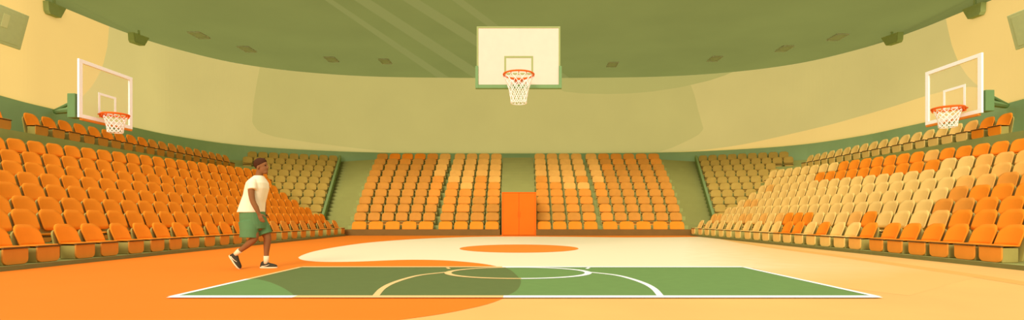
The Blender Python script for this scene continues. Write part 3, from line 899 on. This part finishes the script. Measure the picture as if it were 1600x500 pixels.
def floodlight(px0, py0, px1, py1, dep, label):
    """hangs at the ceiling edge; (px0,py0)-(px1,py1) is its top edge along the ceiling line"""
    s = -1 if px0 < CX else 1
    Da, Db = wallD(px0) - 0.25, wallD(px1) - 0.25
    a, b = W(px0, py0, Da), W(px1, py1, Db)
    c = (a + b) / 2; L = (b - a).length; ang = math.atan2((b - a).y, (b - a).x)
    o = empty('floodlight', c, label, 'floodlight', 'floodlights at the roof edge')
    dirv = (b - a).normalized()
    rot = Matrix.Identity(4)
    nrm = Vector((-dirv.y, dirv.x, 0)).normalized()
    if nrm.y > 0: nrm = -nrm
    lowA, lowB = -L/2 + 0.03, L/2 - L*0.30
    if s > 0: lowA, lowB = -L/2 + L*0.30, L/2 - 0.03
    out = [dirv*(-L/2) + Vector((0, 0, 0.05)), dirv*lowA + Vector((0, 0, -dep*0.75)), dirv*(lowA + 0.08) + Vector((0, 0, -dep)), dirv*lowB + Vector((0, 0, -dep)), dirv*(L/2) + Vector((0, 0, 0.05))]
    if s > 0: out = [dirv*(-L/2) + Vector((0, 0, 0.05)), dirv*lowA + Vector((0, 0, -dep)), dirv*(lowB - 0.08) + Vector((0, 0, -dep)), dirv*lowB + Vector((0, 0, -dep*0.75)), dirv*(L/2) + Vector((0, 0, 0.05))]
    bm = bmesh.new(); add_extrude(bm, out, nrm*0.3, 0.006); obj('housing', bm, M['fixture'], o)
    bm = bmesh.new()
    w0, w1 = lowA + 0.1, lowB - 0.05
    add_extrude(bm, [dirv*w0 + Vector((0, 0, -dep*0.85)) + nrm*0.3, dirv*w1 + Vector((0, 0, -dep*0.85)) + nrm*0.3, dirv*w1 + Vector((0, 0, -dep*0.2)) + nrm*0.3, dirv*w0 + Vector((0, 0, -dep*0.2)) + nrm*0.3], nrm*0.015, 0.003)
    obj('lens', bm, M['lens'], o)
    bm = bmesh.new()
    add_tube(bm, [nrm*0.15 + Vector((0, 0, 0.0)), nrm*0.15 + Vector((0, 0, 0.30))], 0.05, 8)
    obj('mount_stem', bm, M['fixture'], o)
floodlight(75.5, 3, 104, 15, 0.46, 'olive floodlight box hanging at the ceiling edge left open for daylight, beside the wall panel over the all-orange stand')
floodlight(199.5, 52, 225, 61, 0.44, 'olive floodlight box hanging at the roof edge behind the clear backboard by the all-orange stand')
floodlight(1385, 61, 1412, 51.5, 0.44, 'olive floodlight box at the ceiling edge left open for daylight behind the clear backboard by the cream-and-orange stand')
floodlight(1503, 17, 1533, 5, 0.46, 'olive floodlight box at the ceiling edge left open for daylight beside the panel over the cream-and-orange stand')
for (px, py), pl in (((311, 54), 'nearest the walker along the ceiling edge'), ((386, 76), 'x'), ((518, 92), 'x'), ((602, 95), 'x'), ((957, 100), 'x'), ((1117, 91), 'x'), ((1226, 75), 'x'), ((1309, 57), 'x')):
    p = on_ceiling(px, py)
    lab = {311: 'faint square ceiling light over the all-orange stand, outer one of the two', 386: 'faint square ceiling light over the all-orange stand, inner one of the two',
           518: 'faint square ceiling light above the corner block by the all-orange stand', 602: 'faint square ceiling light just beside the light shafts painted on the ceiling',
           957: 'faint square ceiling light next to the large cream backboard, over the end block', 1117: 'faint square ceiling light above the corner block by the cream-and-orange stand',
           1226: 'faint square ceiling light over the cream-and-orange stand, inner one of the two', 1309: 'faint square ceiling light over the cream-and-orange stand, outer one of the two'}[px]
    o = empty('ceiling_light', (p.x, p.y, p.z - 0.07), lab, 'ceiling light', 'faint square ceiling lights')
    a = 0.32
    bm = bmesh.new()
    for b4 in (((-a, -a*1.6), (a, -a*1.6 + 0.08)), ((-a, a*1.6 - 0.08), (a, a*1.6)), ((-a, -a*1.6 + 0.08), (-a + 0.06, a*1.6 - 0.08)), ((a - 0.06, -a*1.6 + 0.08), (a, a*1.6 - 0.08))):
        add_box(bm, (*b4[0], 0), (*b4[1], 0.08), 0.004)
    obj('frame', bm, M['fixture_dark'], o)
    bm = bmesh.new(); add_box(bm, (-a + 0.06, -a*1.6 + 0.08, 0.02), (a - 0.06, a*1.6 - 0.08, 0.06), 0.004)
    obj('diffuser', bm, M['fixture_dark'], o)

# ================================================================ PERSON
PD = 8.6; U1 = PD / F
PB = Vector(((398 - CX)*U1, PD, 0))
def J(px, py, y=0.0): return Vector(((px - 398)*U1, y, H + (CY - py)*U1))
person = empty('person', PB, 'person in cream T-shirt and green shorts walking beside the green court', 'person')
def remeshed(name, bm, m, parent, vox, sm=3, tex=False):
    o = obj(name, bm, m, parent, True)
    r = o.modifiers.new('remesh', 'REMESH'); r.mode = 'VOXEL'; r.voxel_size = vox; r.use_smooth_shade = True
    if sm:
        s_ = o.modifiers.new('smooth', 'SMOOTH'); s_.iterations = sm; s_.factor = 0.5
    dg = bpy.context.evaluated_depsgraph_get()
    me = bpy.data.meshes.new_from_object(o.evaluated_get(dg)); o.modifiers.clear()
    o.data = me; me.name = name
    if not me.materials: me.materials.append(m)
    for p in me.polygons: p.use_smooth = True
    return o
def rings_loft(bm, rows, seg=24, power=2.3):
    """rows: (cx_px, y_px, half_x_px, half_depth_m, tilt) elliptical sections"""
    R = []
    for cx, py, hx, hd, *t in rows:
        c = J(cx, py); tl = t[0] if t else 0.0
        ring = []
        for k in range(seg):
            a = 2*PI*k/seg; ca, sa = math.cos(a), math.sin(a)
            ex = math.copysign(abs(ca)**(2/power), ca); ey = math.copysign(abs(sa)**(2/power), sa)
            ring.append(bm.verts.new((c.x + ex*hx*U1, ey*hd, c.z + ex*tl*U1)))
        R.append(ring)
    for a, b in zip(R, R[1:]):
        for k in range(seg): bm.faces.new((a[k], a[(k+1) % seg], b[(k+1) % seg], b[k]))
    bm.faces.new(R[0][::-1]); bm.faces.new(R[-1])
def limb(bm, pts, rad, n=5, seg=14):
    P = catmull(pts, n); L = len(pts)
    rr = []
    for i in range(len(P)):
        t = i / (len(P) - 1) * (L - 1); k = min(int(t), L - 2); u = t - k
        rr.append(rad[k] + (rad[k+1] - rad[k])*u)
    add_tube(bm, P, rr, seg)
    for p, r in ((P[0], rr[0]), (P[-1], rr[-1])): add_ellipsoid(bm, p, (r, r, r), 12, 8)
bm = bmesh.new()
rings_loft(bm, [(397, 360, 13, .14), (396, 350, 15.5, .165), (395, 340, 16, .17), (394.5, 330, 15, .155), (396, 318, 14, .145), (399, 305, 13.5, .155), (401.5, 293, 13.5, .175), (402.5, 284, 11.5, .175), (403.5, 279, 8, .12), (404.5, 275, 5.5, .06)])
limb(bm, [J(403.5, 280), J(405, 273), J(407, 265)], [.062, .056, .055])
# head: skull, jaw, nose, brow, lips, ears
add_ellipsoid(bm, J(407.8, 257.5), (.104, .078, .098))
add_ellipsoid(bm, J(410.5, 263.5), (.082, .064, .092))
add_ellipsoid(bm, J(414.5, 269.0), (.042, .042, .034))
add_ellipsoid(bm, J(418.3, 261.8), (.018, .016, .020), 10, 8); add_tube(bm, [J(416.3, 257.2), J(418.8, 261.8)], [.012, .016], 8)
add_ellipsoid(bm, J(416.6, 266.6), (.018, .028, .009), 10, 8); add_ellipsoid(bm, J(416.2, 268.0), (.017, .025, .009), 10, 8)
add_ellipsoid(bm, J(415.3, 256.4), (.024, .058, .014), 12, 8)
for y in (-1, 1):
    add_ellipsoid(bm, J(406.8, 262.0, y*.078), (.022, .012, .034), 12, 8, Matrix.Rotation(0.25, 3, 'Y'))
def hand(bm, w, d, side, curl=0.5):
    """w wrist, d unit direction of the forearm, side: -1 near hand, +1 far hand"""
    fwd = Vector((1, 0, 0)); fwd = (fwd - d*fwd.dot(d)).normalized()      # thumb side
    out = d.cross(fwd).normalized()                                       # normal of the palm
    if out.y * side < 0: out = -out
    inw = -out
    add_tube(bm, [w - d*.02, w + d*.03, w + d*.07, w + d*.092], [(.024, .020), (.036, .017), (.042, .016), (.038, .013)], 12, up=fwd)
    for i, (off, ln) in enumerate(((.030, .072), (.011, .082), (-.009, .076), (-.028, .060))):
        b = w + d*(.084 - .004*abs(i - 1)) + fwd*off
        d1 = (d + inw*curl*0.35 + fwd*off*1.2).normalized(); d2 = (d + inw*curl*1.0).normalized(); d3 = (d + inw*curl*1.9).normalized()
        p1 = b + d1*ln*.45; p2 = p1 + d2*ln*.32; p3 = p2 + d3*ln*.26
        add_tube(bm, [b - d1*.015, b, p1, p2, p3], [.0095, .0095, .009, .0082, .0065], 8); add_ellipsoid(bm, p3, (.0065,)*3, 8, 6)
    b = w + d*.028 + fwd*.030
    t1 = (d*.6 + fwd*.85 + inw*.25).normalized(); t2 = (d*.95 + fwd*.3 + inw*.35).normalized()
    p1 = b + t1*.034; p2 = p1 + t2*.034; p3 = p2 + t2*.022
    add_tube(bm, [b - t1*.02, b, p1, p2, p3], [.014, .0125, .011, .0098, .0075], 8); add_ellipsoid(bm, p3, (.0075,)*3, 8, 6)
wn, en = J(415, 334, -.225), J(406.5, 314, -.245)
limb(bm, [J(402.5, 286, -.165), J(403.5, 299, -.225), en, J(411.5, 325, -.238), wn], [.056, .052, .043, .041, .027])
hand(bm, wn, (wn - J(411.5, 325, -.238)).normalized(), -1, 0.3)
wf, ef = J(402, 333, .235), J(400, 314, .25)
limb(bm, [J(402.5, 286, .165), J(400.5, 299, .22), ef, J(400.8, 324, .245), wf], [.056, .052, .043, .041, .027])
hand(bm, wf, (wf - J(400.8, 324, .245)).normalized(), 1, 0.3)
# legs
ra, la = J(377.0, 392.5, -.10), J(411.0, 408, .11)
limb(bm, [J(394, 345, -.09), J(400, 360, -.10), J(402.5, 371, -.10), J(394.5, 379.5, -.10), J(385.5, 387, -.10), ra], [.098, .082, .062, .056, .042, .034])
limb(bm, [J(397, 345, .09), J(407, 359, .10), J(413, 371, .105), J(412.2, 383, .108), J(411.3, 396, .11), la], [.098, .083, .062, .055, .041, .034])
# feet (inside the shoes)
limb(bm, [J(410, 413, .11), J(421, 416, .11)], [.03, .022], 3)
limb(bm, [J(369, 402, -.10), J(374.5, 415, -.10)], [.03, .022], 3)
body = remeshed('body', bm, M['skin'], person, 0.0065, 3)
# eyes
for y in (-.036, .036):
    bm = bmesh.new(); add_ellipsoid(bm, J(416.2, 258.9, y), (.012, .013, .008), 10, 8)
    obj('eye', bm, M['eye'], person, True)
# hair
bm = bmesh.new()
hv = []
cH = J(406.6, 256.0)
seg, rg = 28, 14
def hair_r(a, e):
    return 1.0
bmesh.ops.create_uvsphere(bm, u_segments=96, v_segments=64, radius=1.0, matrix=Matrix.Translation(cH) @ Matrix.Diagonal((.108, .088, .098, 1)))
dead = []
for v in bm.verts:
    dx = (v.co.x - cH.x)/U1; dz = (v.co.z - cH.z)/U1
    # hairline: forehead high, temple, nape low at the back
    lim = interp([(-11, -11.5), (-6, -12), (-3.5, -8), (0, -3.5), (3, -1.5), (5.5, -0.5), (8, 1.6), (10.5, 3.5)], dx)
    if dz < lim: dead.append(v)
    else:
        if dz > 3: v.co.x += 0.012 * min(1, (dz - 3)/3) * (1 if dx > 2 else 0.2); v.co.z += 0.004
bmesh.ops.delete(bm, geom=dead, context='VERTS')
ho = obj('hair', bm, M['hair'], person, True)
sol = ho.modifiers.new('solid', 'SOLIDIFY'); sol.thickness = 0.018; sol.offset = -1
# shirt
bm = bmesh.new()
rings_loft(bm, [(392.2, 332, 19.3, .205, -.02), (393.5, 325, 18.2, .20), (395.5, 316, 17, .195), (399, 305, 16.2, .195), (401.5, 294, 16.2, .205), (402.3, 286, 14.6, .205), (403, 281, 11.4, .165), (403.8, 277, 8.4, .105), (404.6, 274.5, 6.8, .078)])
add_tube(bm, [J(402.5, 284, -.14), J(403.5, 289, -.20), J(405.0, 297.5, -.232)], [.07, .074, .070], 18)
add_tube(bm, [J(402.5, 284, .14), J(402, 289, .20), J(401.0, 297.5, .232)], [.07, .074, .070], 18)
remeshed('shirt', bm, M['shirt'], person, 0.008, 7)
# shorts
bm = bmesh.new()
rings_loft(bm, [(397, 357, 17.5, .165), (396, 350, 18.3, .19), (395, 340, 18.2, .195), (394, 330, 17.5, .185)])
def leg_tube(bm, rows):
    add_tube(bm, [r[0] for r in rows], [r[1] for r in rows], 22, up=(1, 0, 0))
leg_tube(bm, [(J(393, 346, -.085), (.165, .125)), (J(394.5, 358, -.10), (.148, .132)), (J(394.2, 371.0, -.105), (.146, .134))])
leg_tube(bm, [(J(398, 346, .085), (.155, .120)), (J(404, 357, .10), (.138, .128)), (J(407.6, 367.0, .105), (.136, .130))])
remeshed('shorts', bm, M['shorts'], person, 0.008, 2)
# socks and shoes
def sock(a, b, r0, r1):
    bm = bmesh.new(); add_tube(bm, [a, a.lerp(b, .5), b], [r0, (r0 + r1)/2, r1], 14); obj('sock', bm, M['sock'], person, True)
sock(J(410.8, 413, .11), J(411.1, 400.5, .11), .040, .045)
sock(J(373, 397, -.10), J(380.2, 390.5, -.10), .040, .046)
def shoe(origin, ang, side):
    """origin: heel of the sole; length along local x"""
    rot = Matrix.Translation(origin) @ Matrix.Rotation(-ang, 4, 'Y')
    secs = [(0.0, .022, .05), (.012, .034, .085), (.05, .040, .105), (.085, .041, .100), (.12, .043, .082), (.165, .048, .066), (.21, .048, .055), (.25, .040, .043), (.275, .020, .028)]
    bm = bmesh.new(); R = []
    for x, hw, hh in secs:
        ring = []
        for k in range(14):
            a = PI * k / 13
            ring.append(bm.verts.new((x, hw*math.cos(a), .018 + hh*max(0.0, math.sin(a))**0.75)))
        R.append(ring)
    for a, b in zip(R, R[1:]):
        for k in range(13): bm.faces.new((a[k], a[k+1], b[k+1], b[k]))
        bm.faces.new((a[0], b[0], b[13], a[13]))
    bm.faces.new(R[0]); bm.faces.new(R[-1])
    bmesh.ops.transform(bm, matrix=rot, verts=bm.verts)
    so = obj('shoe', bm, M['shoe'], person, True)
    bm = bmesh.new()
    out = [(x, (hw + .004)) for x, hw, hh in secs]
    out = [(-.006, .02)] + out + [(.283, .012)]
    ol = [(x, w, 0) for x, w in out] + [(x, -w, 0) for x, w in out[::-1]]
    add_extrude(bm, ol, (0, 0, .022), .003)
    bmesh.ops.transform(bm, matrix=rot, verts=bm.verts)
    obj('sole', bm, M['sole'], so)
    bm = bmesh.new()                                     # pale slanting stripe on each side
    for sg in (-1, 1):
        pa = [(.030, .030), (.075, .034), (.120, .043), (.165, .060)]
        L, Rr = [], []
        for i, (x, z) in enumerate(pa):
            wd = (.016, .013, .010, .004)[i]
            for lst, zz in ((L, z - wd/2), (Rr, z + wd/2)):
                hw = interp([(a, b) for a, b, c in secs], x); hh = interp([(a, c) for a, b, c in secs], x)
                sn = min(1, max(0, (zz - .018)/hh))**(1/.75)
                lst.append(bm.verts.new((x, sg*(hw*math.sqrt(max(0, 1 - sn*sn)) + .0025), zz)))
        for i in range(len(pa) - 1): bm.faces.new((L[i], L[i+1], Rr[i+1], Rr[i]))
    bmesh.ops.transform(bm, matrix=rot, verts=bm.verts)
    st = obj('stripe', bm, M['sole'], so)
    sm = st.modifiers.new('solid', 'SOLIDIFY'); sm.thickness = .003
shoe(J(402.2, 419, .11) + Vector((0, 0, -J(402.2, 419).z + .003)), 0.0, 1)
a_r = math.radians(-54)
toe = J(378.8, 420.3, -.10)
shoe(Vector((toe.x - .275*math.cos(a_r), -.10, .004 - .275*math.sin(a_r) + .0)), a_r, -1)

# ================================================================ LIGHT
w = bpy.data.worlds.new('daylight'); SC.world = w; w.use_nodes = True
bg = w.node_tree.nodes['Background']; bg.inputs['Color'].default_value = (1.0, 0.97, 0.92, 1); bg.inputs['Strength'].default_value = 1.08
def sun(name, energy, direction, angle, col=(1, .97, .9)):
    l = bpy.data.lights.new(name, 'SUN'); l.energy = energy; l.angle = math.radians(angle); l.color = col
    o = bpy.data.objects.new(name, l); COL.objects.link(o)
    o.rotation_euler = Vector(direction).to_track_quat('-Z', 'Y').to_euler()
sun('sun', 2.2, (0.20, 0.87, -0.44), 25)

# ================================================================ CAMERA
cd = bpy.data.cameras.new('camera'); cam = bpy.data.objects.new('camera', cd); COL.objects.link(cam)
cam.location = (0, 0, H); cam.rotation_euler = (PI/2, 0, 0)
cd.sensor_width = 36; cd.lens = F / 1600 * 36
cd.shift_x = -(CX - 800) / 1600; cd.shift_y = (CY - 250) / 1600
cd.clip_end = 200
SC.camera = cam
vs_ = SC.view_settings
vs_.view_transform = 'Standard'; vs_.look = 'None'; vs_.gamma = 1.0; vs_.use_curve_mapping = False
vs_.exposure = 0.0
